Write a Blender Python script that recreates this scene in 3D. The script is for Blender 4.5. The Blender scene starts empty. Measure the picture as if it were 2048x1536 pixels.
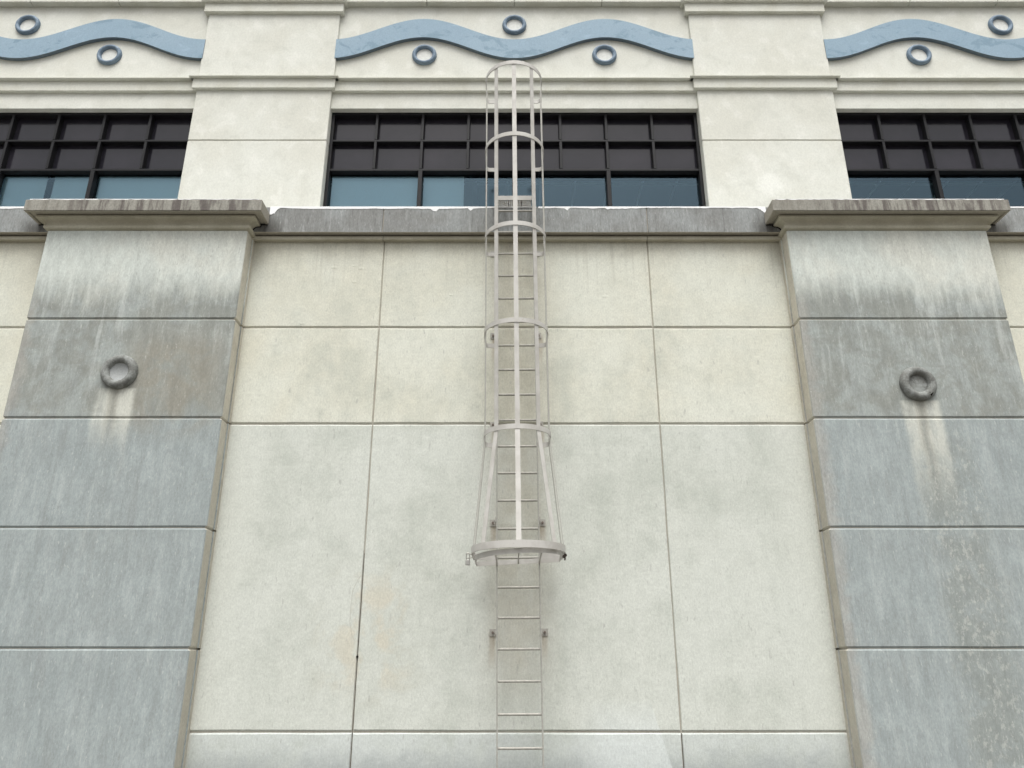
import bpy, bmesh, math, random
from mathutils import Vector
random.seed(7)
R = math.radians
scene = bpy.context.scene
COL = scene.collection

# ------------------------------------------------------------ camera, sky, sun, exposure
cam = bpy.data.cameras.new("camera")
cam_o = bpy.data.objects.new("camera", cam)
COL.objects.link(cam_o)
cam_o.location = (0, -8.2, 1.6)
cam_o.rotation_euler = (R(90 + 20.40), 0, 0)
cam.sensor_fit = 'HORIZONTAL'
cam.sensor_width = 36.0
cam.lens = 36.0 * 1538 / 2048
cam.clip_end = 2000
scene.camera = cam_o

SUN_EL, SUN_AZ = 65.0, 180.0
w = bpy.data.worlds.new("World")
scene.world = w
w.use_nodes = True
wt = w.node_tree
bg = wt.nodes["Background"]
sky = wt.nodes.new("ShaderNodeTexSky")
sky.sky_type = 'NISHITA'
sky.sun_disc = False
sky.sun_elevation = R(SUN_EL)
sky.sun_rotation = R(SUN_AZ)
sky.dust_density = 6.0
sky.air_density = 1.0
hs = wt.nodes.new("ShaderNodeHueSaturation")      # cloud cover: nearly colourless sky
hs.inputs["Saturation"].default_value = 0.22
wt.links.new(sky.outputs[0], hs.inputs["Color"])
wt.links.new(hs.outputs[0], bg.inputs["Color"])
bg.inputs["Strength"].default_value = 0.12

sl = bpy.data.lights.new("sun", 'SUN')
sl.energy = 1.3
sl.angle = R(38)
sl.color = (1.0, 0.995, 0.97)
sun = bpy.data.objects.new("sun", sl)
COL.objects.link(sun)
sun.location = (0, -20, 30)
sun.rotation_euler = (R(90 - SUN_EL), 0, 0)       # shines towards +Y and down

vs = scene.view_settings
vs.view_transform = 'Standard'
vs.look = 'None'
vs.gamma = 1.0
vs.use_curve_mapping = False
vs.exposure = 0.74

# ------------------------------------------------------------ node helper
class G:
    def __init__(s, name):
        s.m = bpy.data.materials.new(name)
        s.m.use_nodes = True
        s.t = s.m.node_tree
        s.b = s.t.nodes["Principled BSDF"]
        s._p = None
    def new(s, t): return s.t.nodes.new(t)
    def put(s, sock, v):
        if isinstance(v, bpy.types.NodeSocket): s.t.links.new(v, sock)
        elif isinstance(v, tuple) and len(v) == 3 and sock.type == 'RGBA': sock.default_value = (*v, 1)
        else: sock.default_value = v
    def pos(s):
        if s._p is None:
            g = s.new("ShaderNodeNewGeometry"); x = s.new("ShaderNodeSeparateXYZ")
            s.t.links.new(g.outputs["Position"], x.inputs[0])
            n = s.new("ShaderNodeSeparateXYZ"); s.t.links.new(g.outputs["Normal"], n.inputs[0])
            s._p = (g.outputs["Position"], x.outputs[0], x.outputs[1], x.outputs[2], n.outputs[1], n.outputs[2])
        return s._p
    def math(s, op, a, b=0.0, c=0.0, clamp=False):
        n = s.new("ShaderNodeMath"); n.operation = op; n.use_clamp = clamp
        for i, v in enumerate((a, b, c)): s.put(n.inputs[i], v)
        return n.outputs[0]
    def add(s, a, b): return s.math('ADD', a, b)
    def mul(s, a, b): return s.math('MULTIPLY', a, b)
    def vscale(s, v, k):
        n = s.new("ShaderNodeVectorMath"); n.operation = 'MULTIPLY'
        s.put(n.inputs[0], v); n.inputs[1].default_value = k
        return n.outputs[0]
    def noise(s, v, sc, det=4.0, rough=0.55, dist=0.0):
        n = s.new("ShaderNodeTexNoise")
        s.put(n.inputs["Vector"], v)
        n.inputs["Scale"].default_value = sc; n.inputs["Detail"].default_value = det
        n.inputs["Roughness"].default_value = rough; n.inputs["Distortion"].default_value = dist
        return n.outputs[0]
    def sm(s, v, a, b, lo=0.0, hi=1.0):
        n = s.new("ShaderNodeMapRange"); n.interpolation_type = 'SMOOTHSTEP'
        for i, x in enumerate((v, a, b, lo, hi)): s.put(n.inputs[i], x)
        return n.outputs[0]
    def mix(s, f, a, b, mode='MIX'):
        n = s.new("ShaderNodeMix"); n.data_type = 'RGBA'; n.blend_type = mode
        s.put(n.inputs[0], f); s.put(n.inputs[6], a); s.put(n.inputs[7], b)
        return n.outputs[2]
    def shade(s, f, c):                                  # colour times a grey value
        n = s.new("ShaderNodeMix"); n.data_type = 'RGBA'; n.blend_type = 'MULTIPLY'
        n.inputs[0].default_value = 1.0
        s.put(n.inputs[6], c); s.put(n.inputs[7], f)
        return n.outputs[2]
    def band(s, v, c, hw, soft):                         # 1 within hw of c, fading over soft
        d = s.math('ABSOLUTE', s.math('SUBTRACT', v, c))
        return s.sm(d, hw, hw + soft, 1.0, 0.0)
    def bump(s, h, strength, dist):
        n = s.new("ShaderNodeBump"); n.inputs["Strength"].default_value = strength
        n.inputs["Distance"].default_value = dist
        s.put(n.inputs["Height"], h)
        s.t.links.new(n.outputs[0], s.b.inputs["Normal"])
    def done(s, col, rough=0.85, spec=0.3):
        s.put(s.b.inputs["Base Color"], col); s.put(s.b.inputs["Roughness"], rough)
        s.b.inputs["Specular IOR Level"].default_value = spec
        return s.m

def grain(g, c, p, amt=0.16, sc=55.0, stretch=0.45, scratch=0.0):
    """fine stucco speckle on a colour"""
    a = g.noise(g.vscale(p, (1, 1, stretch)), sc, 3.0, 0.7)
    c = g.shade(g.sm(a, 0.25, 0.75, 1.0 - amt, 1.0 + amt * 0.55), c)
    if scratch:
        b = g.noise(g.vscale(p, (62, 62, 15)), 1.0, 2.0, 0.6, 0.6)
        k = g.noise(p, 1.7, 2.0)
        c = g.mix(g.mul(g.mul(g.sm(b, 0.60, 0.70), scratch), g.sm(k, 0.38, 0.60, 0.25, 1.0)), c, (0.20, 0.20, 0.185))
        c = g.mix(g.mul(g.sm(b, 0.36, 0.28), scratch * 0.55), c, (0.80, 0.80, 0.76))
    return c

CREAM = (0.640, 0.650, 0.568)
PALE = (0.560, 0.597, 0.553)

def mat_lower_wall():
    g = G("stucco_lower_wall"); p, x, y, z, ny, nz = g.pos()
    big = g.noise(p, 0.75, 5, 0.6, 0.3); med = g.noise(p, 2.6, 5, 0.62, 0.4)
    stk = g.noise(g.vscale(p, (9, 9, 1.3)), 1.0, 4, 0.6)
    c = g.mix(g.sm(big, 0.35, 0.65), CREAM, (0.630, 0.622, 0.522))
    row3 = g.sm(z, 4.175, 4.185, 1.0, 0.0)
    c = g.mix(g.mul(row3, 0.85), c, (0.574, 0.597, 0.547))
    row4 = g.sm(z, 1.02, 1.03, 1.0, 0.0)
    c = g.mix(row4, c, (0.555, 0.588, 0.560))
    # grey weathering, washed clean beside the pillars
    clean = g.mul(g.sm(g.add(x, g.mul(g.math('SUBTRACT', med, 0.5), 0.5)), -3.05, -2.55),
                  g.sm(g.add(x, g.mul(g.math('SUBTRACT', med, 0.5), 0.5)), 2.70, 3.20, 1.0, 0.0))
    clean = g.math('MAXIMUM', clean, g.sm(g.math('ABSOLUTE', x), 5.6, 6.2))
    clean = g.math('MAXIMUM', clean, row4)
    s1 = g.sm(g.add(g.mul(big, 0.55), g.mul(med, 0.45)), 0.43, 0.66)
    s2 = g.sm(stk, 0.42, 0.75)
    st = g.mul(g.mul(g.math('ADD', s1, g.mul(s2, 0.25), clamp=True), clean), g.sm(z, 6.5, 4.0, 0.34, 0.58))
    c = g.mix(st, c, (0.412, 0.440, 0.388))
    # brown run-off down the ladder line
    lx = g.band(x, 0.07, 0.10, 0.42)
    lad = g.mul(lx, g.sm(g.add(g.mul(med, 0.7), g.mul(stk, 0.3)), 0.30, 0.62, 0.25, 0.95))
    lad = g.mul(lad, g.sm(z, 1.1, 1.9))
    c = g.mix(g.mul(lad, 0.48), c, (0.475, 0.432, 0.335))
    # dirt and painted-in shade under the coping, and grime at the foot of the visible wall
    top = g.mul(g.sm(g.add(z, g.mul(med, 0.5)), 6.42, 6.82), 0.55)
    c = g.mix(top, c, (0.47, 0.44, 0.35))
    run = g.noise(g.vscale(p, (16, 16, 0.35)), 1.0, 3, 0.6)
    c = g.mix(g.mul(g.mul(g.sm(run, 0.52, 0.70), g.sm(z, 5.5, 6.5)), 0.50), c, (0.44, 0.43, 0.36))
    foot = g.mul(g.sm(g.add(z, g.add(g.mul(med, 0.5), g.mul(stk, 0.15))), 1.28, 0.98), 0.75)
    c = g.mix(foot, c, (0.33, 0.355, 0.345))
    # rusty runs below the ladder's wall brackets
    rb = g.band(g.math('ABSOLUTE', g.math('SUBTRACT', g.add(x, g.mul(g.math('SUBTRACT', med, 0.5), 0.05)), 0.063)), 0.262, 0.012, 0.035)
    rz = None
    for bz in (1.957, 3.069, 4.162, 5.246):
        q = g.mul(g.sm(z, bz - 0.42, bz - 0.04), g.sm(z, bz - 0.01, bz + 0.02, 1.0, 0.0))
        rz = q if rz is None else g.math('MAXIMUM', rz, q)
    c = g.mix(g.mul(g.mul(rb, rz), g.sm(stk, 0.35, 0.6, 0.25, 0.55)), c, (0.33, 0.255, 0.17))
    # tan blotches near the left joint
    bl = g.mul(g.mul(g.band(x, -1.45, 0.15, 0.55), g.band(z, 1.95, 0.25, 0.55)), g.sm(med, 0.45, 0.6))
    c = g.mix(g.mul(bl, 0.45), c, (0.62, 0.555, 0.43))
    # fresh paint patch with a straight slanting edge
    e = g.sm(g.add(x, g.mul(z, 0.295)), 1.742, 1.760, 1.0, 0.0)
    pt = g.mul(g.mul(e, g.sm(z, 1.45, 1.0)), g.mul(g.sm(x, 0.55, 1.0), g.sm(z, 1.36, 1.28)))
    c = g.mix(g.mul(pt, 0.5), c, (0.66, 0.70, 0.68))
    mo = g.noise(p, 11.0, 6, 0.7, 0.3)
    c = g.shade(g.sm(mo, 0.30, 0.70, 1.03, 0.945), c)
    cx = g.math('MINIMUM', g.math('ABSOLUTE', g.math('SUBTRACT', x, 3.276)), g.math('ABSOLUTE', g.math('ADD', x, 3.156)))
    cn = g.mul(g.sm(g.add(cx, g.mul(g.math('SUBTRACT', med, 0.5), 0.25)), 0.20, 0.0), g.sm(z, 5.9, 6.5))
    c = g.mix(g.mul(cn, 0.6), c, (0.36, 0.34, 0.27))
    sd = g.mul(g.sm(g.add(cx, g.mul(g.math('SUBTRACT', stk, 0.5), 0.06)), 0.055, 0.005), 0.45)
    c = g.mix(sd, c, (0.47, 0.44, 0.36))
    # scattered dark flecks
    fl = g.noise(g.vscale(p, (1, 1, 0.3)), 26.0, 2, 0.5)
    c = g.mix(g.mul(g.sm(fl, 0.66, 0.74), g.mul(clean, 0.40)), c, (0.30, 0.30, 0.28))
    c = grain(g, c, p, 0.13, 60, 0.6, 0.22)
    g.bump(g.add(g.noise(p, 90, 3, 0.6), g.mul(g.noise(p, 9, 3), 1.2)), 0.35, 0.004)
    return g.done(c)

def mat_pillar():
    g = G("stucco_pillar"); p, x, y, z, ny, nz = g.pos()
    front = g.sm(g.mul(ny, -1.0), 0.35, 0.75)
    big = g.noise(p, 0.9, 5, 0.6, 0.3); med = g.noise(p, 3.0, 5, 0.65, 0.4)
    stk = g.noise(g.vscale(p, (8, 8, 0.8)), 1.0, 5, 0.65)
    fine = g.noise(g.vscale(p, (30, 30, 3.2)), 1.0, 3, 0.6)
    base = g.mix(g.sm(big, 0.4, 0.62), PALE, (0.60, 0.612, 0.55))
    # weathered grey-blue below a ragged line
    zz = g.add(z, g.add(g.mul(g.math('SUBTRACT', big, 0.5), 0.55), g.mul(g.math('SUBTRACT', stk, 0.5), 0.55)))
    wet = g.mul(g.sm(zz, 5.98, 5.46), g.sm(med, 0.30, 0.62, 0.85, 1.0))
    brown = g.mix(g.sm(med, 0.40, 0.62), (0.222, 0.234, 0.212), (0.325, 0.352, 0.334))
    blue = g.mix(g.sm(med, 0.36, 0.64), (0.266, 0.303, 0.304), (0.336, 0.374, 0.368))
    low = g.sm(zz, 4.30, 4.10)
    low = g.math('MAXIMUM', g.mul(low, g.sm(z, 4.165, 4.175, 1.0, 0.55)), g.sm(z, 4.160, 4.172, 1.0, 0.0))
    w1 = g.mix(low, brown, blue)
    w1 = g.mix(g.mul(g.sm(stk, 0.50, 0.68), g.sm(z, 4.3, 5.2, 0.20, 0.50)), w1, (0.51, 0.54, 0.52))
    w1 = g.mix(g.mul(g.sm(stk, 0.48, 0.30), 0.32), w1, (0.215, 0.225, 0.218))
    w1 = g.mix(g.mul(g.sm(fine, 0.58, 0.75), 0.30), w1, (0.24, 0.25, 0.25))
    # big brownish blotch on the block right of the left ring
    bro = g.mul(g.mul(g.band(x, -3.75, 0.30, 0.45), g.band(z, 4.62, 0.30, 0.5)), g.sm(med, 0.32, 0.55))
    w1 = g.mix(g.mul(bro, 0.85), w1, (0.262, 0.250, 0.206))
    # algae band down the right pillar
    algx = g.band(g.add(x, g.mul(g.math('SUBTRACT', med, 0.5), 0.4)), 4.63, 0.14, 0.30)
    alg = g.mul(algx, g.sm(z, 4.35, 3.6))
    w1 = g.mix(g.mul(alg, g.sm(med, 0.36, 0.56, 0.15, 0.7)), w1, (0.235, 0.255, 0.235))
    spot = g.noise(g.vscale(p, (1, 1, 0.7)), 20.0, 4, 0.7, 0.15)
    w1 = g.mix(g.mul(g.mul(alg, g.sm(spot, 0.52, 0.62)), 0.50), w1, (0.46, 0.47, 0.435))
    # brown margin along the vertical edges
    ex = g.math('MINIMUM', g.math('ABSOLUTE', g.math('SUBTRACT', x, 3.286)), g.math('ABSOLUTE', g.math('ADD', x, 5.545)))
    ed = g.mul(g.sm(g.add(ex, g.mul(g.math('SUBTRACT', med, 0.5), 0.35)), 0.16, 0.02), g.sm(z, 5.9, 5.3))
    w1 = g.mix(g.mul(ed, 0.60), w1, (0.36, 0.345, 0.31))
    c = g.mix(wet, base, w1)
    mo = g.noise(g.vscale(p, (1, 1, 0.28)), 15.0, 6, 0.7, 0.3)
    c = g.shade(g.sm(mo, 0.30, 0.70, 1.08, 0.89), c)
    # clean runs below each ring, with a darker drip between them
    for cx, cz, l in ((-4.354, 4.687, 0.75), (4.478, 4.545, 1.25)):
        fade = g.mul(g.sm(z, cz - 0.16, cz - 0.19), g.sm(z, cz - 0.25 - l, cz - 0.35, 0.0, 1.0))
        wob = g.add(x, g.mul(g.math('SUBTRACT', med, 0.5), 0.10))
        for off, hw in ((-0.125, 0.05), (0.115, 0.05)):
            c = g.mix(g.mul(g.mul(g.band(wob, cx + off, hw, 0.08), fade), g.sm(g.add(g.mul(stk, 0.5), g.mul(med, 0.5)), 0.36, 0.58, 0.25, 0.85)), c, (0.60, 0.605, 0.535))
        c = g.mix(g.mul(g.mul(g.band(wob, cx - 0.01, 0.03, 0.06), fade), 0.45), c, (0.33, 0.31, 0.25))
    # returns keep their cream paint
    side = g.mix(g.sm(med, 0.4, 0.65), (0.62, 0.59, 0.50), (0.53, 0.50, 0.42))
    side = g.mix(g.mul(g.sm(z, 4.6, 3.2), 0.55), side, (0.44, 0.42, 0.355))
    c = g.mix(front, side, c)
    c = grain(g, c, p, 0.13, 60, 0.45, 0.34)
    g.bump(g.add(g.noise(p, 90, 3, 0.6), g.mul(fine, 0.8)), 0.35, 0.004)
    return g.done(c)

def mat_upper():
    g = G("stucco_upper_wall"); p, x, y, z, ny, nz = g.pos()
    big = g.noise(p, 1.0, 5, 0.6, 0.3); med = g.noise(p, 3.4, 5, 0.6, 0.3)
    c = g.mix(g.sm(big, 0.36, 0.64), (0.645, 0.652, 0.592), (0.605, 0.605, 0.538))
    c = g.mix(g.mul(g.sm(med, 0.50, 0.68), 0.50), c, (0.525, 0.530, 0.470))
    c = g.mix(g.mul(g.sm(med, 0.46, 0.34), 0.45), c, (0.735, 0.735, 0.680))
    dx = g.math('SUBTRACT', x, 3.464); dz = g.math('SUBTRACT', z, 7.72)
    d = g.math('SQRT', g.add(g.mul(dx, dx), g.mul(g.mul(dz, dz), 0.8)))
    d = g.add(d, g.mul(g.math('SUBTRACT', g.noise(p, 9.0, 3), 0.5), 0.34))
    c = g.mix(g.mul(g.sm(d, 0.22, 0.08), 0.7), c, (0.75, 0.755, 0.70))
    c = grain(g, c, p, 0.08, 45, 0.7, 0.05)
    g.bump(g.noise(p, 80, 3, 0.6), 0.3, 0.004)
    return g.done(c)

def mat_coping():
    g = G("weathered_coping"); p, x, y, z, ny, nz = g.pos()
    big = g.noise(p, 1.6, 4, 0.6); stk = g.noise(g.vscale(p, (22, 22, 3.0)), 1.0, 4, 0.65)
    fine = g.noise(g.vscale(p, (60, 60, 9)), 1.0, 3, 0.6)
    c = g.mix(g.sm(big, 0.38, 0.62), (0.282, 0.296, 0.290), (0.226, 0.230, 0.220))
    c = g.mix(g.mul(g.sm(stk, 0.52, 0.72), 0.55), c, (0.385, 0.395, 0.385))
    c = g.mix(g.mul(g.sm(stk, 0.46, 0.30), 0.55), c, (0.140, 0.142, 0.134))
    c = g.mix(g.mul(g.sm(fine, 0.60, 0.72), 0.45), c, (0.13, 0.128, 0.12))
    for gx in (-2.93, 3.07, -5.80, 5.90):               # black grime in the corners by the capitals
        gr = g.mul(g.band(g.add(x, g.mul(g.math('SUBTRACT', stk, 0.5), 0.25)), gx, 0.05, 0.16), g.sm(z, 6.80, 6.60, 0.25, 0.85))
        c = g.mix(gr, c, (0.085, 0.083, 0.075))
    und = g.sm(nz, -0.5, -0.8)
    c = g.mix(und, c, (0.45, 0.42, 0.34))
    c = grain(g, c, p, 0.18, 60, 0.4, 0.40)
    g.bump(g.add(stk, fine), 0.4, 0.004)
    return g.done(c)

def mat_cap():
    g = G("stained_capital"); p, x, y, z, ny, nz = g.pos()
    stk = g.noise(g.vscale(p, (9, 9, 1.2)), 1.0, 5, 0.65)
    fine = g.noise(g.vscale(p, (40, 40, 9)), 1.0, 3, 0.65)
    mid = g.mul(g.band(x, -4.15, 0.75, 0.6), 1.0); mid = g.math('MAXIMUM', mid, g.band(x, 4.75, 0.7, 0.6))
    c = g.mix(g.sm(stk, 0.35, 0.62), (0.228, 0.216, 0.184), (0.295, 0.287, 0.250))
    c = g.mix(g.mul(g.sm(stk, 0.56, 0.42), g.mul(mid, 0.85)), c, (0.105, 0.090, 0.083))
    c = g.mix(g.mul(g.sm(fine, 0.55, 0.72), 0.55), c, (0.14, 0.128, 0.113))
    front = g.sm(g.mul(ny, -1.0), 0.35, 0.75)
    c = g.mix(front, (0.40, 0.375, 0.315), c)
    c = grain(g, c, p, 0.20, 60, 0.6)
    g.bump(fine, 0.35, 0.004)
    return g.done(c)

def mat_moulding():
    g = G("cream_moulding"); p, x, y, z, ny, nz = g.pos()
    med = g.noise(p, 3.0, 4, 0.6)
    c = g.mix(g.sm(med, 0.4, 0.65), (0.530, 0.507, 0.412), (0.450, 0.425, 0.335))
    return g.done(grain(g, c, p, 0.10, 50, 0.8))

def mat_trim():
    g = G("cream_trim"); p, x, y, z, ny, nz = g.pos()
    med = g.noise(p, 2.4, 4, 0.6)
    c = g.mix(g.sm(med, 0.4, 0.65), (0.625, 0.628, 0.560), (0.570, 0.568, 0.492))
    return g.done(grain(g, c, p, 0.08, 45, 0.8))

def mat_blue():
    g = G("blue_paint"); p, x, y, z, ny, nz = g.pos()
    med = g.noise(g.vscale(p, (1, 1, 1.4)), 3.2, 5, 0.68, 0.6); big = g.noise(p, 0.8, 3)
    c = g.mix(g.sm(big, 0.35, 0.65), (0.242, 0.340, 0.418), (0.268, 0.365, 0.440))
    c = g.mix(g.mul(g.sm(med, 0.54, 0.62), 0.65), c, (0.160, 0.250, 0.315))
    c = g.mix(g.mul(g.sm(med, 0.40, 0.30), 0.40), c, (0.335, 0.450, 0.555))
    c = grain(g, c, p, 0.10, 55, 0.8)
    g.bump(g.noise(p, 70, 3), 0.2, 0.003)
    return g.done(c, 0.7)

def mat_bluering():
    g = G("blue_grey_ring"); p, x, y, z, ny, nz = g.pos()
    med = g.noise(p, 9.0, 4, 0.65)
    c = g.mix(g.sm(med, 0.4, 0.65), (0.140, 0.195, 0.255), (0.195, 0.262, 0.330))
    return g.done(grain(g, c, p, 0.12, 60, 1.0), 0.6)

def mat_stonering():
    g = G("dirty_stone_ring"); p, x, y, z, ny, nz = g.pos()
    med = g.noise(p, 10.0, 5, 0.7, 0.4); f2 = g.noise(p, 5.0, 4, 0.6)
    c = g.mix(g.sm(med, 0.36, 0.66), (0.160, 0.164, 0.150), (0.290, 0.305, 0.290))
    c = g.mix(g.mul(g.sm(f2, 0.55, 0.68), 0.6), c, (0.12, 0.115, 0.10))
    g.bump(g.noise(p, 60, 3), 0.35, 0.004)
    return g.done(grain(g, c, p, 0.18, 60, 1.0), 0.75)

def mat_flat(name, c, rough=0.7, spec=0.3, amt=0.06, metal=0.0, sc=30):
    g = G(name); p = g.pos()[0]
    g.b.inputs["Metallic"].default_value = metal
    return g.done(grain(g, c, p, amt, sc, 1.0), rough, spec)

def mat_ladder():
    g = G("painted_steel"); p, x, y, z, ny, nz = g.pos()
    n1 = g.noise(p, 6.0, 4, 0.6); n2 = g.noise(p, 22.0, 4, 0.7, 0.5)
    c = g.mix(g.sm(n1, 0.38, 0.64), (0.505, 0.492, 0.458), (0.430, 0.415, 0.380))
    c = g.mix(g.mul(g.sm(n2, 0.66, 0.74), 0.55), c, (0.23, 0.15, 0.10))
    g.bump(n2, 0.12, 0.002)
    return g.done(c, 0.5, 0.4)

def mat_glass(name, tint, refl, fac):
    m = bpy.data.materials.new(name); m.use_nodes = True
    t = m.node_tree; t.nodes.clear()
    out = t.nodes.new("ShaderNodeOutputMaterial")
    tr = t.nodes.new("ShaderNodeBsdfTransparent"); tr.inputs[0].default_value = (*tint, 1)
    gl = t.nodes.new("ShaderNodeBsdfGlossy"); gl.inputs["Color"].default_value = (*refl, 1)
    gl.inputs["Roughness"].default_value = 0.10
    lw = t.nodes.new("ShaderNodeFresnel"); lw.inputs[0].default_value = 1.5
    ad = t.nodes.new("ShaderNodeMath"); ad.inputs[1].default_value = fac
    t.links.new(lw.outputs[0], ad.inputs[0])
    mx = t.nodes.new("ShaderNodeMixShader")
    t.links.new(ad.outputs[0], mx.inputs[0]); t.links.new(tr.outputs[0], mx.inputs[1]); t.links.new(gl.outputs[0], mx.inputs[2])
    t.links.new(mx.outputs[0], out.inputs[0])
    return m

def mat_spandrel():
    g = G("dark_spandrel_glass"); p, x, y, z, ny, nz = g.pos()
    n = g.noise(p, 1.3, 3)
    c = g.mix(g.sm(n, 0.38, 0.62), (0.014, 0.0135, 0.018), (0.022, 0.020, 0.026))
    g.b.inputs["Coat Weight"].default_value = 0.0
    return g.done(c, 0.12, 0.36)

def mat_ground():
    g = G("concrete_ground"); p = g.pos()[0]
    n = g.noise(p, 0.6, 5, 0.6)
    c = g.mix(g.sm(n, 0.35, 0.65), (0.105, 0.098, 0.086), (0.140, 0.131, 0.115))
    return g.done(grain(g, c, p, 0.15, 40, 1.0), 0.9)

M_WALL, M_PIL, M_UP, M_COP, M_CAP = mat_lower_wall(), mat_pillar(), mat_upper(), mat_coping(), mat_cap()
M_MOULD, M_TRIM, M_BLUE, M_BRING, M_SRING = mat_moulding(), mat_trim(), mat_blue(), mat_bluering(), mat_stonering()
M_LAD = mat_ladder()
M_FRAME = mat_flat("dark_bronze_frame", (0.012, 0.012, 0.013), 0.5, 0.18, 0.1)
M_SPAN = mat_spandrel()
M_GLASS = mat_glass("tinted_glass", (0.72, 0.88, 0.93), (0.56, 0.82, 1.0), 0.045)
M_WHITE = mat_flat("white_roof_coating", (0.80, 0.81, 0.80), 0.6, 0.3, 0.03)
M_JOINT = mat_flat("joint_sealant", (0.36, 0.335, 0.285), 0.9, 0.2, 0.12)
M_TILE = mat_flat("ceiling_tile", (0.33, 0.37, 0.40), 0.9, 0.2, 0.05)
M_GRID = mat_flat("white_grid_bar", (0.92, 0.92, 0.92), 0.5, 0.3, 0.02)
M_IN = mat_flat("interior_paint", (0.80, 0.80, 0.79), 0.9, 0.2, 0.03)
M_CARPET = mat_flat("pale_office_floor", (0.55, 0.55, 0.54), 0.95, 0.1, 0.1)
M_BLIND = mat_flat("blind_slats", (0.72, 0.74, 0.74), 0.6, 0.3, 0.02)
M_BRASS = mat_flat("padlock_steel", (0.42, 0.41, 0.38), 0.35, 0.5, 0.1, 0.8)
M_DARK = mat_flat("dark_rusty_steel", (0.07, 0.055, 0.045), 0.7, 0.3, 0.2)
M_RUST = mat_flat("grey_bracket_steel", (0.385, 0.37, 0.33), 0.6, 0.4, 0.2)
M_BOLT = mat_flat("dull_bolt_steel", (0.20, 0.165, 0.14), 0.7, 0.3, 0.2)
M_HOLE = mat_flat("dark_gap", (0.02, 0.018, 0.016), 0.95, 0.1, 0.1)
M_RUNG = mat_flat("shaded_rung_steel", (0.40, 0.388, 0.345), 0.55, 0.4, 0.2)  # rung colour darkened to carry the shade of the undersides
M_RAIL = mat_flat("shaded_rail_paint", (0.385, 0.378, 0.340), 0.6, 0.4, 0.15)  # ladder paint darkened for the shaded rails and side bars
M_DISH = mat_flat("pale_ring_face", (0.36, 0.375, 0.37), 0.8, 0.3, 0.15, 0.0, 60)
M_FACE = mat_flat("pale_ring_face_paint", (0.68, 0.69, 0.65), 0.8, 0.3, 0.1)
M_EDGE = mat_flat("shaded_blue_edge", (0.115, 0.150, 0.180), 0.7, 0.3, 0.1)
M_GND = mat_ground()

# ------------------------------------------------------------ mesh helpers
def obj(name, verts, faces, mat, parent=None, smooth=False):
    me = bpy.data.meshes.new(name)
    me.from_pydata(verts, [], faces)
    if len(faces) > 1:
        bm = bmesh.new(); bm.from_mesh(me)
        bmesh.ops.recalc_face_normals(bm, faces=bm.faces)
        bm.to_mesh(me); bm.free()
    if smooth:
        for f in me.polygons: f.use_smooth = True
    me.materials.append(mat)
    o = bpy.data.objects.new(name, me)
    COL.objects.link(o)
    if parent is not None:
        o.parent = parent
        o.location = -Vector(wloc(parent))
    return o

def wloc(o):
    v = Vector(o.location)
    while o.parent is not None:
        o = o.parent; v = v + Vector(o.location)
    return v

def tag(o, label, cat=None, group=None, kind=None):
    if label: o["label"] = label
    if cat: o["category"] = cat
    if group: o["group"] = group
    if kind: o["kind"] = kind
    return o

def empty(name, loc):
    o = bpy.data.objects.new(name, None); COL.objects.link(o); o.location = loc
    o.empty_display_size = 0.2
    return o

BOXF = [(0, 3, 2, 1), (4, 5, 6, 7), (0, 1, 5, 4), (1, 2, 6, 5), (2, 3, 7, 6), (3, 0, 4, 7)]
def box_vf(x0, x1, y0, y1, z0, z1):
    return [(x0, y0, z0), (x1, y0, z0), (x1, y1, z0), (x0, y1, z0), (x0, y0, z1), (x1, y0, z1), (x1, y1, z1), (x0, y1, z1)], list(BOXF)

class MB:
    def __init__(s): s.v = []; s.f = []
    def put(s, v, f):
        k = len(s.v); s.v += v; s.f += [tuple(i + k for i in q) for q in f]; return s
    def box(s, *a): return s.put(*box_vf(*a))
    def build(s, name, mat, parent=None, smooth=False): return obj(name, s.v, s.f, mat, parent, smooth)

def box(name, x0, x1, y0, y1, z0, z1, mat, parent=None, bevel=0.0):
    v, f = box_vf(x0, x1, y0, y1, z0, z1)
    o = obj(name, v, f, mat, parent)
    if bevel:
        bm = bmesh.new(); bm.from_mesh(o.data)
        bmesh.ops.bevel(bm, geom=bm.edges[:], offset=bevel, segments=1, affect='EDGES')
        bm.to_mesh(o.data); bm.free()
    return o

def wob(a): return random.uniform(-a, a)

def panel(x0, x1, z0, z1, yf, d, cx, cz, mat, parent, name="wall_panel", gap=0.004):
    """wall slab with slightly uneven sloping edges; gap = half the open joint"""
    nx = max(2, int((x1 - x0) / 0.35)); nz = max(2, int((z1 - z0) / 0.35))
    per = []
    for i in range(nx): per.append((i / nx, 0.0))
    for i in range(nz): per.append((1.0, i / nz))
    for i in range(nx): per.append((1 - i / nx, 1.0))
    for i in range(nz): per.append((0.0, 1 - i / nz))
    back, front = [], []
    for u, v in per:
        j1, j2 = wob(0.0026), wob(0.0026)
        bx = x0 + gap + u * (x1 - x0 - 2 * gap); bz = z0 + gap + v * (z1 - z0 - 2 * gap)
        back.append((bx + (j2 if v in (0, 1) else j1), yf + d, bz + (j2 if u in (0, 1) else j1)))
        fx = x0 + gap + cx + u * (x1 - x0 - 2 * gap - 2 * cx); fz = z0 + gap + cz + v * (z1 - z0 - 2 * gap - 2 * cz)
        front.append((fx + j1, yf, fz + j2))
    n = len(per)
    f = [(i, (i + 1) % n, n + (i + 1) % n, n + i) for i in range(n)]
    f.append(tuple(range(n, 2 * n)))
    return obj(name, back + front, f, mat, parent)

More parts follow.
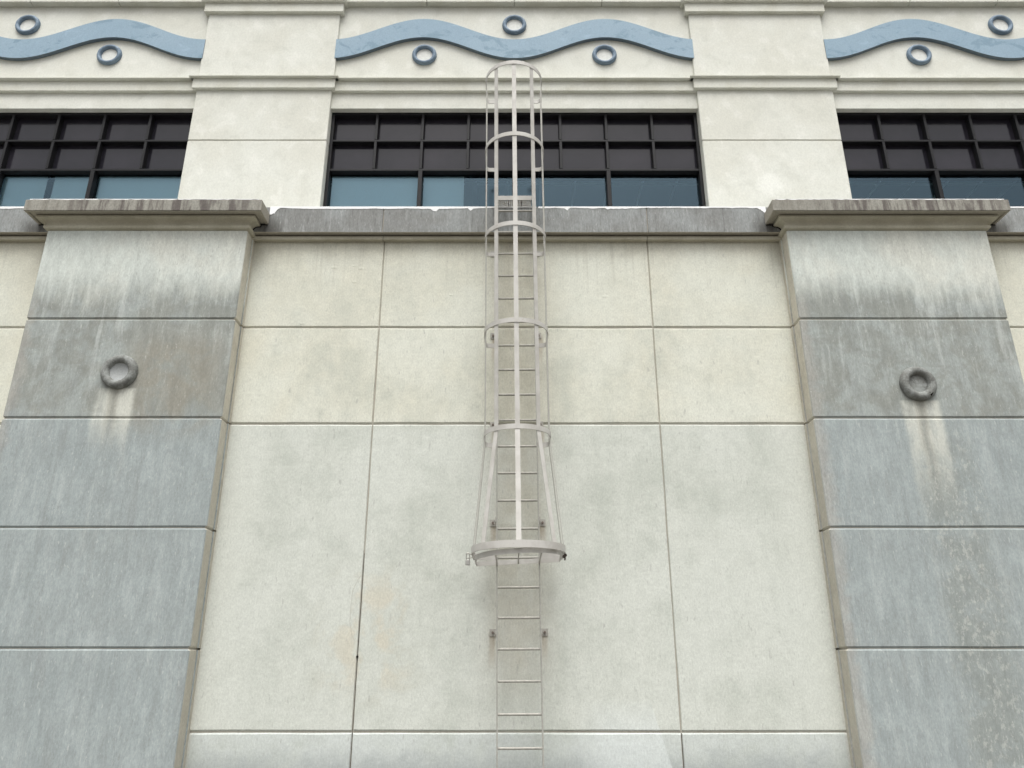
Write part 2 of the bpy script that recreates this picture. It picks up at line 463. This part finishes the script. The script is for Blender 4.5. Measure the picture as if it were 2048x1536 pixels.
def ublock(x0, x1, z0, z1, yf, yb, cz, mat, parent, name, ins=0.014, bev=0.010, gap=0.004, n=7):
    """block wrapped round a pier: front and two returns, sloped top and bottom edges"""
    jit = [[wob(0.002) for _ in range(n + 8)] for _ in range(2)]
    rings = []
    for k, (zz, o) in enumerate(((z0 + gap, ins), (z0 + gap + cz, 0), (z1 - gap - cz, 0), (z1 - gap, ins))):
        J = jit[0] if k < 2 else jit[1]
        r = [(x0 + o, yb, zz), (x0 + o, yf + o + bev, zz)]
        for i in range(n + 1):
            t = i / n
            r.append((x0 + o + bev + t * (x1 - x0 - 2 * o - 2 * bev), yf + o, zz + (J[i] if 0 < i < n else 0)))
        r += [(x1 - o, yf + o + bev, zz), (x1 - o, yb, zz)]
        rings.append(r)
    m = len(rings[0]); v = [p for r in rings for p in r]; f = []
    for k in range(3):
        for i in range(m - 1):
            f.append((k * m + i, k * m + i + 1, (k + 1) * m + i + 1, (k + 1) * m + i))
    f.append(tuple(range(m))); f.append(tuple(range(3 * m, 4 * m)))
    return obj(name, v, f, mat, parent)

def umould(x0, x1, yf, yb, prof, mat, parent, name):
    """profile [(offset, z), ...] run round front and both returns of a pier"""
    v = []; f = []
    for o, z in prof:
        v += [(x0 - o, yb, z), (x0 - o, yf - o, z), (x1 + o, yf - o, z), (x1 + o, yb, z)]
    for k in range(len(prof) - 1):
        for i in range(3):
            f.append((4 * k + i, 4 * k + i + 1, 4 * k + 5 + i, 4 * k + 4 + i))
    f.append((0, 1, 2, 3)); k = 4 * (len(prof) - 1); f.append((k, k + 1, k + 2, k + 3))
    return obj(name, v, f, mat, parent)

def torus(name, cx, cy, cz, Rm, r, mat, parent, dy=1.0, ns=40, nt=14, lump=0.0):
    v, f = [], []
    for i in range(ns):
        a = 2 * math.pi * i / ns
        rr = r * (1 + wob(lump))
        for j in range(nt):
            b = 2 * math.pi * j / nt
            q = Rm + rr * math.cos(b)
            v.append((cx + q * math.cos(a), cy - dy * rr * math.sin(b), cz + q * math.sin(a)))
    for i in range(ns):
        for j in range(nt):
            f.append((i * nt + j, ((i + 1) % ns) * nt + j, ((i + 1) % ns) * nt + (j + 1) % nt, i * nt + (j + 1) % nt))
    return obj(name, v, f, mat, parent, True)

def cyl_vf(p0, p1, r, n=10):
    p0, p1 = Vector(p0), Vector(p1)
    d = (p1 - p0).normalized()
    a = d.orthogonal().normalized(); b = d.cross(a)
    v = []
    for p in (p0, p1):
        for i in range(n):
            t = 2 * math.pi * i / n
            v.append(tuple(p + r * (math.cos(t) * a + math.sin(t) * b)))
    f = [(i, (i + 1) % n, n + (i + 1) % n, n + i) for i in range(n)]
    f += [tuple(range(n)), tuple(range(n, 2 * n))]
    return v, f

def tube(name, pts, r, mat, parent, n=8):
    m = MB()
    for a, b in zip(pts[:-1], pts[1:]): m.put(*cyl_vf(a, b, r, n))
    return m.build(name, mat, parent)

def strip(pts, wv, tv):
    """flat bar through pts; wv / tv: half width and half thickness vectors, one per point or shared"""
    if not isinstance(wv, list): wv = [wv] * len(pts)
    if not isinstance(tv, list): tv = [tv] * len(pts)
    v, f = [], []
    for p, a, b in zip(pts, wv, tv):
        p, a, b = Vector(p), Vector(a), Vector(b)
        v += [tuple(p - a - b), tuple(p + a - b), tuple(p + a + b), tuple(p - a + b)]
    n = len(pts)
    for k in range(n - 1):
        for i in range(4):
            f.append((4 * k + i, 4 * k + (i + 1) % 4, 4 * k + 4 + (i + 1) % 4, 4 * k + 4 + i))
    f += [(0, 1, 2, 3), (4 * n - 4, 4 * n - 3, 4 * n - 2, 4 * n - 1)]
    return v, f

def sheet_y(name, outline_top, outline_bot, y0, y1, mat, parent):
    """slab between two x-z polylines of equal length, from y0 (front) to y1"""
    n = len(outline_top)
    v = [(x, y0, z) for x, z in outline_top] + [(x, y0, z) for x, z in outline_bot]
    v += [(x, y1, z) for x, z in outline_top] + [(x, y1, z) for x, z in outline_bot]
    f = []
    for i in range(n - 1):
        f.append((i, i + 1, n + i + 1, n + i)); f.append((2 * n + i, 2 * n + i + 1, 3 * n + i + 1, 3 * n + i))
        f.append((i, i + 1, 2 * n + i + 1, 2 * n + i)); f.append((n + i, n + i + 1, 3 * n + i + 1, 3 * n + i))
    f.append((0, n, 3 * n, 2 * n)); f.append((n - 1, 2 * n - 1, 4 * n - 1, 3 * n - 1))
    return obj(name, v, f, mat, parent)

# ------------------------------------------------------------ ground
gnd = obj("ground", [(-400, -400, 0), (400, -400, 0), (400, 400, 0), (-400, 400, 0)], [(0, 1, 2, 3)], M_GND)
tag(gnd, "grey concrete ground in front of the building", kind="structure")

# ------------------------------------------------------------ building
B = empty("office_building", (0, 0, 0))
tag(B, "cream stucco office building with grey pillars, dark windows and blue wave frieze", "building")
XL, XR = -11.6, 11.7                       # ends of the modelled front
PX = (-4.350, 4.470)                       # pillar centres
PW = 1.194                                 # half width of a pillar
PF = -0.235                                # pillar front
ZG = (1.034, 4.175, 5.355)                 # wall joints
TOPW = 6.53

# lower wall: recessed core with slabs standing proud of it
lw = box("lower_wall", XL, XR, 0.013, 0.60, 0.0, 6.56, M_JOINT, B)
PADJ = 0.0
bays = [(PX[0] + PW, PX[1] - PW, (-1.555, 1.650)),
        (XL + 0.02, PX[0] - PW, (-10.35, -7.12)),
        (PX[1] + PW, XR - 0.02, (7.24, 10.47))]
rows = [(0.0, ZG[0]), (ZG[0], ZG[1]), (ZG[1], ZG[2]), (ZG[2], TOPW)]
for x0, x1, js in bays:
    xs = [x0, *js, x1]
    for a, b in zip(xs[:-1], xs[1:]):
        for z0, z1 in rows:
            panel(a, b, z0, z1, 0.0, 0.016, 0.007, 0.017, M_WALL, lw)
# paint blisters on the two upper rows
for bx, bz, br in ((-2.146, 6.149, .030), (-1.894, 6.169, .024), (-1.82, 6.135, .028), (-1.885, 5.952, .024),
                   (-2.461, 5.406, .026), (-0.725, 5.779, .020), (1.105, 5.759, .032)):
    v, f = [], []
    for k in range(4):
        t = k / 3 * math.pi / 2
        for i in range(12):
            a = 2 * math.pi * i / 12
            v.append((bx + br * math.cos(t) * math.cos(a) * 1.3, 0.0003 - 0.0026 * math.sin(t), bz + br * 0.8 * math.cos(t) * math.sin(a)))
    for k in range(3):
        for i in range(12): f.append((k * 12 + i, k * 12 + (i + 1) % 12, k * 12 + 12 + (i + 1) % 12, k * 12 + 12 + i))
    obj("paint_blister", v, f, M_WALL, lw, True)
# hairline crack and a hole in the sealant beside the left joint
cr = [(-1.575, 0, 2.52), (-1.61, 0, 2.46), (-1.648, 0, 2.37), (-1.657, 0, 2.26), (-1.651, 0, 2.15), (-1.656, 0, 2.06), (-1.628, 0, 1.94), (-1.60, 0, 1.885)]
m = MB(); m.put(*strip([(x + wob(.004), -0.0005, z) for x, _, z in cr], (0.0012, 0, 0), (0, 0.001, 0)))
m.build("crack", M_JOINT, lw)
m = MB(); m.put(*cyl_vf((-1.555, -0.003, 1.725), (-1.555, 0.012, 1.725), 0.013, 9)); m.build("sealant_hole", M_HOLE, lw)

# stretches where the vertical sealant has gone
for jx, z0, z1 in ((-1.555, 0.02, 2.75), (1.650, 0.02, 1.02)):
    box("joint_gap", jx - 0.002, jx + 0.002, 0.0105, 0.0135, z0, z1, M_HOLE, lw)

# pillars
PZ = (0.0, 0.612, 1.798, 2.980, 4.170, 5.355, TOPW)
RINGS = ((-4.354, 4.700), (4.478, 4.560))
for k, pc in enumerate(PX):
    x0, x1 = pc - PW, pc + PW
    P = box("pillar", x0 + 0.015, x1 - 0.015, PF + 0.015, 0.012, 0.0, TOPW - 0.01, M_JOINT, B)
    for z0, z1 in zip(PZ[:-1], PZ[1:]):
        ublock(x0, x1, z0, z1, PF, 0.012, 0.017, M_PIL, P, "pillar_block")
    for sx, s in ((x0, -1), (x1, 1)):                       # narrow bead where the return meets the wall
        a, b = sorted((sx - s * 0.002, sx + s * 0.016))
        for z0, z1 in zip(PZ[:-1], PZ[1:]):
            box("corner_bead", a, b, -0.055, 0.011, z0 + 0.010, z1 - 0.010, M_PIL, P)
    umould(x0, x1, PF, -0.02, [(-0.02, 6.515), (0.0, 6.522), (0.018, 6.525), (0.034, 6.535), (0.040, 6.552), (0.034, 6.570), (0.020, 6.578)],
           M_MOULD, P, "capital_bead")
    cove = [(0.012, 6.579)]
    for i in range(9):
        t = i / 8 * math.pi / 2
        cove.append((0.018 + 0.078 * (1 - math.cos(t)), 6.583 + 0.052 * math.sin(t)))
    cove += [(0.108, 6.638), (0.108, 6.660), (0.05, 6.677)]
    umould(x0, x1, PF, -0.062, cove, M_MOULD, P, "capital_cove")
    slab = umould(x0, x1, PF, -0.135, [(0.05, 6.676), (0.165, 6.676), (0.168, 6.664), (0.197, 6.664), (0.203, 6.670), (0.203, 6.808), (0.197, 6.815), (0.02, 6.825)], M_CAP, P, "capital_slab")
    for s in (-1, 1):
        pts = [(pc + s * (PW + o + 0.006), -0.1335, zz + wob(0.004)) for o, zz in cove[1:-1]] + [(pc + s * (PW + 0.19), -0.1335, 6.658)]
        m = MB(); m.put(*strip(pts, (s * 0.006, 0, -0.006), (0, 0.003, 0))); m.build("open_seam", M_HOLE, P)
    rx, rz = RINGS[k]
    rg = torus("ring_ornament", rx, PF - 0.012, rz, 0.150, 0.051, M_SRING, P, 1.15, 44, 14, 0.04)
    v, f = [], []                                           # inner face: dished on the left pillar, flat rough on the right
    for i in range(6):
        t = i / 5; rr = 0.112 * (1 - t)
        yy = PF - 0.004 - (0.003 + 0.022 * (1 - t) ** 2 if k == 0 else 0.012)
        for j in range(24):
            a = 2 * math.pi * j / 24
            v.append((rx + rr * math.cos(a), yy, rz + rr * math.sin(a)))
    for i in range(5):
        for j in range(24): f.append((i * 24 + j, i * 24 + (j + 1) % 24, i * 24 + 24 + (j + 1) % 24, i * 24 + 24 + j))
    obj("ring_face", v, f, M_DISH if k == 0 else M_SRING, P, True)
    if k == 1:                                              # broken, blackened bit low on the right ring
        torus("ring_break", rx + 0.095, PF - 0.052, rz - 0.125, 0.012, 0.017, M_HOLE, P, 1.0, 10, 8, 0.3)

# coping along the lower wall: core, stones, fillet, white coating
cp = box("coping", XL, XR, -0.118, 0.30, 6.562, 6.895, M_JOINT, B)
cj = [XL, -10.35, -7.12, -4.35, -1.567, 1.645, 4.47, 7.24, 10.47, XR]
for a, b in zip(cj[:-1], cj[1:]):
    panel(a, b, 6.552, 6.908, -0.130, 0.014, 0.005, 0.006, M_COP, cp, "coping_stone", 0.003)
    box("fillet", a + 0.003, b - 0.003, -0.062, 0.001, 6.500, 6.546, M_MOULD, cp, 0.004)
box("coping_top", XL, XR, -0.131, 0.32, 6.900, 6.9085, M_COP, cp)
def coating(x0, x1, seed, base=0.013, amp=0.009):
    rnd = random.Random(seed); top, bot = [], []
    n = int((x1 - x0) / 0.035); dz = base; 
    for i in range(n + 1):
        x = x0 + (x1 - x0) * i / n
        dz += rnd.uniform(-amp, amp) * 0.5; dz = min(max(dz, base * 0.5), base + amp)
        drip = 0.0
        if rnd.random() < 0.03: drip = rnd.uniform(0.012, 0.05)
        top.append((x, 6.919)); bot.append((x, 6.907 - dz - drip))
    return sheet_y("white_coating", top, bot, -0.1335, 0.28, M_WHITE, cp)
coating(-2.93, -0.19, 3); coating(-0.17, 0.30, 5, 0.0, 0.004); coating(0.32, 3.05, 11, 0.011, 0.012)
coating(-9.0, -5.80, 4); coating(5.9, 9.0, 9)
for xs in ((-2.955, -2.84), (3.00, 3.10)):                  # thick white runs in the corners by the capitals
    top = [(xs[0] + (xs[1] - xs[0]) * i / 8, 6.9165) for i in range(9)]
    dep = [0.10, 0.105, 0.10, 0.085, 0.09, 0.06, 0.035, 0.02, 0.012]
    if xs[0] > 0: dep = [0.012, 0.018, 0.03, 0.028, 0.05, 0.055, 0.07, 0.075, 0.07]
    sheet_y("white_coating", top, [(t[0], 6.907 - d) for t, d in zip(top, dep)], -0.1345, 0.25, M_WHITE, cp)
for pc, sd in zip(PX, (21, 22)):                            # thin white line along the capital tops
    rnd = random.Random(sd); top, bot = [], []
    for i in range(60):
        x = pc - PW - 0.16 + (2 * PW + 0.32) * i / 59
        top.append((x, 6.826)); bot.append((x, 6.815 + rnd.uniform(-0.003, 0.006)))
    sheet_y("white_coating", top, bot, PF - 0.199, -0.15, M_WHITE, cp)
tr = box("terrace_roof", XL, XR, 0.31, 0.70, 6.50, 6.72, M_WHITE, B)

# upper storey
YU = 0.60                                   # main plane of the upper wall
ZH = 9.014                                  # window head
uw = box("upper_wall", XL, XR, YU, 0.95, ZH, 12.4, M_UP, B)
box("window_breast", XL, XR, YU + 0.10, 0.95, 6.40, 7.02, M_UP, uw)
PILS = [(-11.57, -9.655), (-4.465, -2.552), (2.618, 4.540), (9.715, 11.63)]
BAYS = [(-9.655, -4.465), (-2.552, 2.618), (4.540, 9.715)]
BC = (-7.140, 0.035, 7.205)                 # centres of the frieze motifs
for a, b in PILS:
    P = box("pilaster", a + 0.006, b - 0.006, 0.562, 0.97, 6.40, 11.0, M_JOINT, B)
    ublock(a, b, 6.40, 8.435, 0.55, 0.96, 0.010, M_UP, P, "pilaster_block", 0.010, 0.008)
    ublock(a, b, 8.435, 9.300, 0.55, 0.96, 0.010, M_UP, P, "pilaster_block", 0.010, 0.008)
    g = 0.012
    ublock(a - g, b + g, 9.44, 10.70, 0.55, 0.96, 0.006, M_UP, P, "pilaster_block", 0.006, 0.008)
    umould(a, b, 0.55, 0.90, [(0.0, 9.288), (0.046, 9.291), (0.050, 9.296), (0.050, 9.452)], M_TRIM, P, "pilaster_band")
    umould(a, b, 0.55, 0.90, [(0.05, 9.4525), (0.088, 9.4525), (0.098, 9.460), (0.098, 9.470), (0.088, 9.478), (0.02, 9.486)], M_TRIM, P, "pilaster_fillet")
    umould(a - g, b + g, 0.55, 0.90, [(0.0, 10.682), (0.046, 10.684), (0.054, 10.690), (0.054, 10.846)], M_TRIM, P, "pilaster_band")
    umould(a - g, b + g, 0.55, 0.90, [(0.05, 10.847), (0.090, 10.847), (0.100, 10.855), (0.100, 11.9), (0.02, 11.95)], M_TRIM, P, "pilaster_cornice")
for bi, (a, b) in enumerate(BAYS):
    mid = box("string_course", a + 0.001, b - 0.001, YU - 0.052, YU + 0.01, 9.282, 9.452, M_TRIM, uw, 0.003)
    box("fillet", a + 0.001, b - 0.001, YU - 0.108, YU + 0.01, 9.4525, 9.476, M_TRIM, uw, 0.004)
    c = BC[bi]
    js = [a + 0.001, c - 1.30, c, c + 1.30, b - 0.001]
    for q0, q1 in zip(js[:-1], js[1:]):
        box("cornice_block", q0 + 0.004, q1 - 0.004, YU - 0.095, YU + 0.01, 10.880, 11.55, M_TRIM, uw, 0.006)
    # wave relief
    n = 96; T, Bt = [], []
    x0, x1 = a - 0.005, b + 0.005
    for i in range(n + 1):
        x = x0 + (x1 - x0) * i / n
        zc = 10.222 - 0.192 * math.cos(2 * math.pi * (x - c) / 2.66)
        T.append((x, zc + 0.172)); Bt.append((x, zc - 0.172))
    wv = sheet_y("wave_ornament", T, Bt, YU - 0.060, YU + 0.005, M_BLUE, uw)
    wv["label"] = "worn light blue wavy relief band"
    wv.data.materials.append(M_EDGE)                       # shade on its edges put into a darker blue
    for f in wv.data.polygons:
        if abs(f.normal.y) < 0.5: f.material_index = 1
    for dx, rz in ((0.0, 10.515), (-1.305, 9.955), (1.305, 9.955)):
        r = torus("ring_ornament", c + dx, YU - 0.012, rz, 0.147, 0.032, M_BRING, uw, 1.3, 44, 12, 0.03)
        r["label"] = "small blue grey ring in relief"
        m = MB(); m.put(*cyl_vf((c + dx, YU - 0.006, rz), (c + dx, YU + 0.004, rz), 0.122, 28)); m.build("ring_face", M_FACE, uw)
# rest of the block so that it stands as a building
bk = box("side_wall", XL, XL + 0.3, 0.96, 12.0, 0.0, 12.4, M_UP, B)
box("side_wall", XR - 0.3, XR, 0.96, 12.0, 0.0, 12.4, M_UP, B)
box("back_wall", XL, XR, 12.002, 12.3, 0.0, 12.4, M_UP, B)
box("roof", XL + 0.31, XR - 0.31, 0.96, 11.99, 11.9, 12.1, M_WHITE, B)

# windows
YF, YG = YU + 0.085, YU + 0.175             # frame face, glass
ZS = 7.02
for bi, (a, b) in enumerate(BAYS):
    F = MB()
    F.box(a + 0.004, b - 0.004, YF, YG + 0.02, ZH - 0.040, ZH - 0.001)
    F.box(a + 0.004, b - 0.004, YF, YG + 0.02, ZS, ZS + 0.05)
    F.box(a + 0.004, a + 0.045, YF, YG + 0.02, ZS + 0.05, ZH - 0.040)
    F.box(b - 0.045, b - 0.004, YF, YG + 0.02, ZS + 0.05, ZH - 0.040)
    W = F.build("window", M_FRAME, B)
    ia, ib = a + 0.045, b - 0.045
    step = (b - a) / 8
    T2, T1 = (8.520, 8.552), (8.035, 8.070)
    for z0, z1 in (T2, T1):
        box("transom", ia, ib, YF + 0.004, YG + 0.015, z0, z1, M_FRAME, W, 0.003)
    cols = [a + step * k for k in range(9)]
    for k in range(1, 8):
        x = cols[k]
        box("mullion", x - 0.019, x + 0.019, YF + 0.001, YG + 0.018, T2[1] + 0.001, ZH - 0.041, M_FRAME, W, 0.003)
        box("mullion", x - 0.019, x + 0.019, YF + 0.001, YG + 0.018, T1[1] + 0.001, T2[0] - 0.001, M_FRAME, W, 0.003)
        if k % 2 == 0:
            box("mullion", x - 0.028, x + 0.028, YF - 0.001, YG + 0.018, ZS + 0.051, T1[0] - 0.001, M_FRAME, W, 0.003)
    for k in range(8):
        p0 = max(cols[k] + 0.015, ia - 0.01); p1 = min(cols[k + 1] - 0.015, ib + 0.01)
        for z0, z1 in ((T2[1] - .01, ZH - 0.03), (T1[1] - .01, T2[0] + .01)):
            dy = wob(0.003)
            obj("spandrel_pane", *box_vf(p0, p1, YG + dy, YG + 0.010 + dy, z0, z1), M_SPAN, W)
    for k in range(4):
        p0 = max(cols[2 * k] + 0.024, ia - 0.01); p1 = min(cols[2 * k + 2] - 0.024, ib + 0.01)
        t = wob(0.004)
        obj("pane", [(p0, YG, ZS + 0.04), (p1, YG + t, ZS + 0.04), (p1, YG + t, T1[0] + .01), (p0, YG, T1[0] + .01)], [(0, 1, 2, 3)], M_GLASS, W)
for bi, (a, b) in enumerate(BAYS):          # backing behind the spandrels, so no light enters there
    box("spandrel_backing", a + 0.002, b - 0.002, YG + 0.03, 0.94, 8.04, ZH, M_FRAME, uw)

# office interior seen through the lower panes
ZC = 9.60
ins = box("office_ceiling", XL + 0.31, XR - 0.31, 0.952, 11.99, ZC + 0.02, ZC + 0.12, M_GRID, B)
GX = [-0.082 + 0.5915 * k for k in range(-17, 18)]
GY = [0.955, 2.046, 3.230, 4.414, 5.598, 6.782]
tile_me = None
for i in range(len(GX) - 1):
    for j in range(len(GY) - 1):
        if not (GX[i] > -10.5 and GX[i + 1] < 10.6): continue
        box("ceiling_tile", GX[i] + 0.010, GX[i + 1] - 0.010, GY[j] + 0.010, GY[j + 1] - 0.010, ZC + 0.002, ZC + 0.019, M_TILE, ins)
for x in GX[1:-1]: box("grid_bar", x - 0.020, x + 0.020, 0.954, 6.90, ZC - 0.012, ZC + 0.001, M_GRID, ins)
for y in GY[1:]: box("grid_bar", XL + 0.35, XR - 0.35, y - 0.022, y + 0.022, ZC - 0.0125, ZC + 0.0005, M_GRID, ins)
box("office_floor", XL + 0.31, XR - 0.31, 0.952, 11.99, 6.30, 6.60, M_CARPET, B)
box("office_wall", XL + 0.31, XR - 0.31, 9.0, 9.1, 6.605, ZC - 0.02, M_IN, B)
box("partition", -0.745, -0.615, 2.05, 8.98, 6.605, ZC - 0.02, M_IN, B)
box("partition", -6.70, -6.50, 1.30, 8.98, 6.605, ZC - 0.02, M_IN, B)

def blind(x0, x1, lab):
    root = empty("window_blind", ((x0 + x1) / 2, YG + 0.07, 7.06))
    m = MB(); z = 7.10
    while z < 8.00:
        m.put(*strip([(x0, YG + 0.066, z + 0.010), (x1, YG + 0.066, z + 0.010)], (0, -0.004, 0.0105), (0, 0.0006, 0.0002)))
        z += 0.0185
    m.build("slats", M_BLIND, root)
    box("head_rail", x0, x1, YG + 0.05, YG + 0.09, 8.005, 8.032, M_BLIND, root)
    box("bottom_rail", x0, x1, YG + 0.058, YG + 0.082, 7.065, 7.085, M_BLIND, root)
    tag(root, lab, "blind", "closed blinds behind the glass")
blind(-2.50, -1.28, "closed slatted blind in the left pane of the window behind the ladder")
blind(-1.23, -0.665, "narrow slatted blind beside the partition, just left of the ladder cage")
blind(-5.74, -4.51, "closed slatted blind in the left window, right of its mullion")
blind(-6.36, -5.81, "closed slatted blind in the left window, left of its mullion")
blind(-9.60, -6.46, "closed slatted blind at the far left edge of the photo")

# ------------------------------------------------------------ caged ladder
X0, YR = 0.080, -0.200
HW = 0.217
L = empty("caged_ladder", (X0, YR, 0.31))
tag(L, "light grey painted steel ladder with safety cage fixed to the stucco wall", "ladder")
for s in (-1, 1):
    box("side_rail", X0 + s * HW - 0.0075, X0 + s * HW + 0.0075, YR - 0.030, YR + 0.030, 0.31, 7.665, M_RAIL, L, 0.002)
for k in range(-2, 21):
    z = 0.906 + 0.29525 * k
    if z < 0.35: continue
    m = MB(); m.put(*cyl_vf((X0 - HW + 0.006, YR, z), (X0 + HW - 0.006, YR, z), 0.0125, 12)); m.build("rung", M_RUNG, L)
for bz in (0.55, 1.957, 3.069, 4.162, 5.246, 6.33):
    for s in (-1, 1):
        xr = X0 + s * (HW + 0.0075)
        m = MB()
        a, b = sorted((xr, xr + s * 0.009))
        m.box(a, b, YR - 0.028, -0.0085, bz - 0.025, bz + 0.025)
        a, b = sorted((xr, xr + s * 0.072))
        m.box(a, b, -0.0085, 0.0, bz - 0.036, bz + 0.036)
        br = m.build("wall_bracket", M_RUST if bz < 6 else M_LAD, L)
        m = MB(); m.put(*cyl_vf((xr + s * 0.040, -0.026, bz), (xr + s * 0.040, -0.0087, bz), 0.013, 6)); m.build("bolt", M_BOLT, br)

def arc(cx, cy, r, a0, a1, n):
    return [(cx + r * math.cos(a0 + (a1 - a0) * i / n), cy + r * math.sin(a0 + (a1 - a0) * i / n)) for i in range(n + 1)]

def hoop_path(hw, depth, rc):
    """plan from the right rail round the front to the left rail"""
    st = depth - hw                                   # length of the straight sides
    p = [(X0 + HW + 0.007, YR)]
    p += arc(X0 + hw - rc, YR - rc, rc, math.pi / 2, 0, 6)
    p += arc(X0, YR - st, hw, 0, -math.pi, 36)
    p += arc(X0 - hw + rc, YR - rc, rc, math.pi, math.pi / 2, 6)
    p += [(X0 - HW - 0.007, YR)]
    return p

def flat_ring(pts, z0, z1, t, closed=False):
    n = len(pts); nr = []
    for i in range(n):
        a = Vector(pts[i - 1] if (i > 0 or closed) else pts[i]); b = Vector(pts[(i + 1) % n] if (i < n - 1 or closed) else pts[i])
        d = (b - a).normalized(); nr.append((d.y, -d.x))
    v = []
    for (x, y), (a, b) in zip(pts, nr):
        for z, o in ((z0, -t), (z1, -t), (z1, t), (z0, t)):
            v.append((x + a * o, y + b * o, z))
    f = []
    for k in range(n if closed else n - 1):
        q = (k + 1) % n
        for i in range(4): f.append((4 * k + i, 4 * k + (i + 1) % 4, 4 * q + (i + 1) % 4, 4 * q + i))
    if not closed: f += [(0, 1, 2, 3), (4 * n - 4, 4 * n - 3, 4 * n - 2, 4 * n - 1)]
    return v, f

HOOPS = (8.470, 7.432, 6.238, 5.064, 3.900)           # top edge of each hoop
for hz in HOOPS:
    m = MB(); m.put(*flat_ring(hoop_path(0.345, 0.690, 0.05), hz - 0.052, hz, 0.004)); m.build("cage_hoop", M_LAD, L)
FH, FD, FZ = 0.452, 0.880, 2.722
m = MB(); m.put(*flat_ring(hoop_path(FH, FD, 0.03), FZ - 0.068, FZ, 0.005)); m.build("flared_hoop", M_LAD, L)

def on_ring(hw, depth, key):
    st = depth - hw
    if key[0] == 'a':
        a = R(key[1]); return Vector((X0 + hw * math.sin(a), YR - st - hw * math.cos(a), 0)), Vector((math.sin(a), -math.cos(a), 0))
    s = key[1]; return Vector((X0 + s * hw, YR - st * key[2], 0)), Vector((s, 0, 0))
for key in (('a', 0), ('a', 39), ('a', -39), ('a', 84), ('a', -84), ('s', 1, 0.42), ('s', -1, 0.42)):
    p5, n5 = on_ring(0.345 - 0.009, 0.690 - 0.009, key)
    k6 = ('a', key[1] * 1.27) if key[0] == 'a' and abs(key[1]) == 39 else key      # these two splay outwards
    p6, n6 = on_ring(FH - 0.010, FD - 0.010, k6)
    t5 = Vector((-n5.y, n5.x, 0)); t6 = Vector((-n6.y, n6.x, 0))
    pts = [p5 + Vector((0, 0, 8.462)), p5 + Vector((0, 0, 3.86)), p6 + Vector((0, 0, 2.70))]
    wd = 0.0245
    m = MB(); m.put(*strip(pts, [t5 * wd, t5 * wd, t5 * wd], [n5 * 0.0045, n5 * 0.0045, n5 * 0.0045])); m.build("cage_bar", M_LAD if abs(n5.y) > 0.3 else M_RAIL, L)  # side bars take the darker colour in place of inner shading

# hinged gate under the flared hoop (drops a little to the left)
gh, gd = FH - 0.030, FD - 0.045
gp = arc(X0, YR - (gd - gh), gh, 0, -math.pi, 36)
gp = [(X0 + gh, YR - 0.045)] + gp + [(X0 - gh, YR - 0.045)]
v, f = flat_ring(gp, 0.0, 0.048, 0.004, True)
def tilt(p): return (p[0], p[1], p[2] + 2.607 + (p[0] - X0) * 0.045)
gate = obj("cage_gate", [tilt(q) for q in v], f, M_LAD, L)
for dx in (-0.215, 0.0, 0.215):
    yf = YR - (gd - gh) - math.sqrt(gh * gh - dx * dx) + 0.006
    v, f = box_vf(X0 + dx - 0.006, X0 + dx + 0.006, yf, YR - 0.050, 0.004, 0.044)
    obj("gate_bar", [tilt(q) for q in v], f, M_LAD, gate)
hx = X0 + FH
for hy in (-0.56, -0.62):
    m = MB(); m.put(*cyl_vf((hx - 0.02, hy, 2.632), (hx + 0.016, hy, 2.648), 0.011, 8)); m.put(*cyl_vf((hx, hy, 2.600), (hx, hy, 2.672), 0.007, 8))
    m.build("hinge", M_DARK, L)
hs_x = X0 - FH
m = MB()
for zz in (2.664, 2.622):
    m.put(*strip([(hs_x + 0.012, -0.60, zz - (0.004 if zz > 2.65 else -0.006)), (hs_x - 0.048, -0.60, zz)], (0, 0.010, 0), (0, 0, 0.003)))
m.build("hasp", M_RUST, L)
PLK = empty("padlock", (hs_x - 0.040, -0.60, 2.545))
tag(PLK, "small steel padlock hanging from the hasp at the cage's bottom left", "padlock")
pb = box("lock_body", hs_x - 0.062, hs_x - 0.018, -0.611, -0.589, 2.552, 2.602, M_BRASS, PLK, 0.004)
sh = [(hs_x - 0.055, -0.60, 2.600), (hs_x - 0.055, -0.60, 2.655)]
sh += [(hs_x - 0.040 - 0.015 * math.cos(t), -0.60, 2.655 + 0.015 * math.sin(t)) for t in (0.6, 1.2, 1.57, 2.0, 2.6)]
sh += [(hs_x - 0.025, -0.60, 2.655), (hs_x - 0.025, -0.60, 2.600)]
tube("shackle", sh, 0.0042, M_BRASS, PLK, 8)

# step-through landing at the top
ld = box("landing_toe_bar", X0 - HW + 0.007, X0 + HW - 0.007, YR - 0.010, YR - 0.002, 6.960, 7.022, M_LAD, L, 0.001)
m = MB()
for i in range(17):
    x = X0 - HW + 0.016 + (2 * HW - 0.032) * i / 16
    m.box(x - 0.0022, x + 0.0022, YR, 0.42, 6.968, 6.993)
for i in range(24):
    y = YR + 0.012 + 0.58 * i / 23
    m.box(X0 - HW + 0.012, X0 + HW - 0.012, y - 0.0025, y + 0.0025, 6.984, 6.9945)
gr = m.build("landing_grating", M_RUST, L)
for dx in (-0.075, 0.085):
    box("landing_joist", X0 + dx - 0.004, X0 + dx + 0.004, YR + 0.001, 0.42, 6.940, 6.967, M_DARK, L)
for s in (-1, 1):
    box("landing_foot", X0 + s * 0.18 - 0.02, X0 + s * 0.18 + 0.02, 0.10, 0.14, 6.918, 6.967, M_RUST, L)

# the whole ladder leans very slightly to the left
L.rotation_euler = (0, -0.0072, 0)
PLK.location.x -= 0.0168
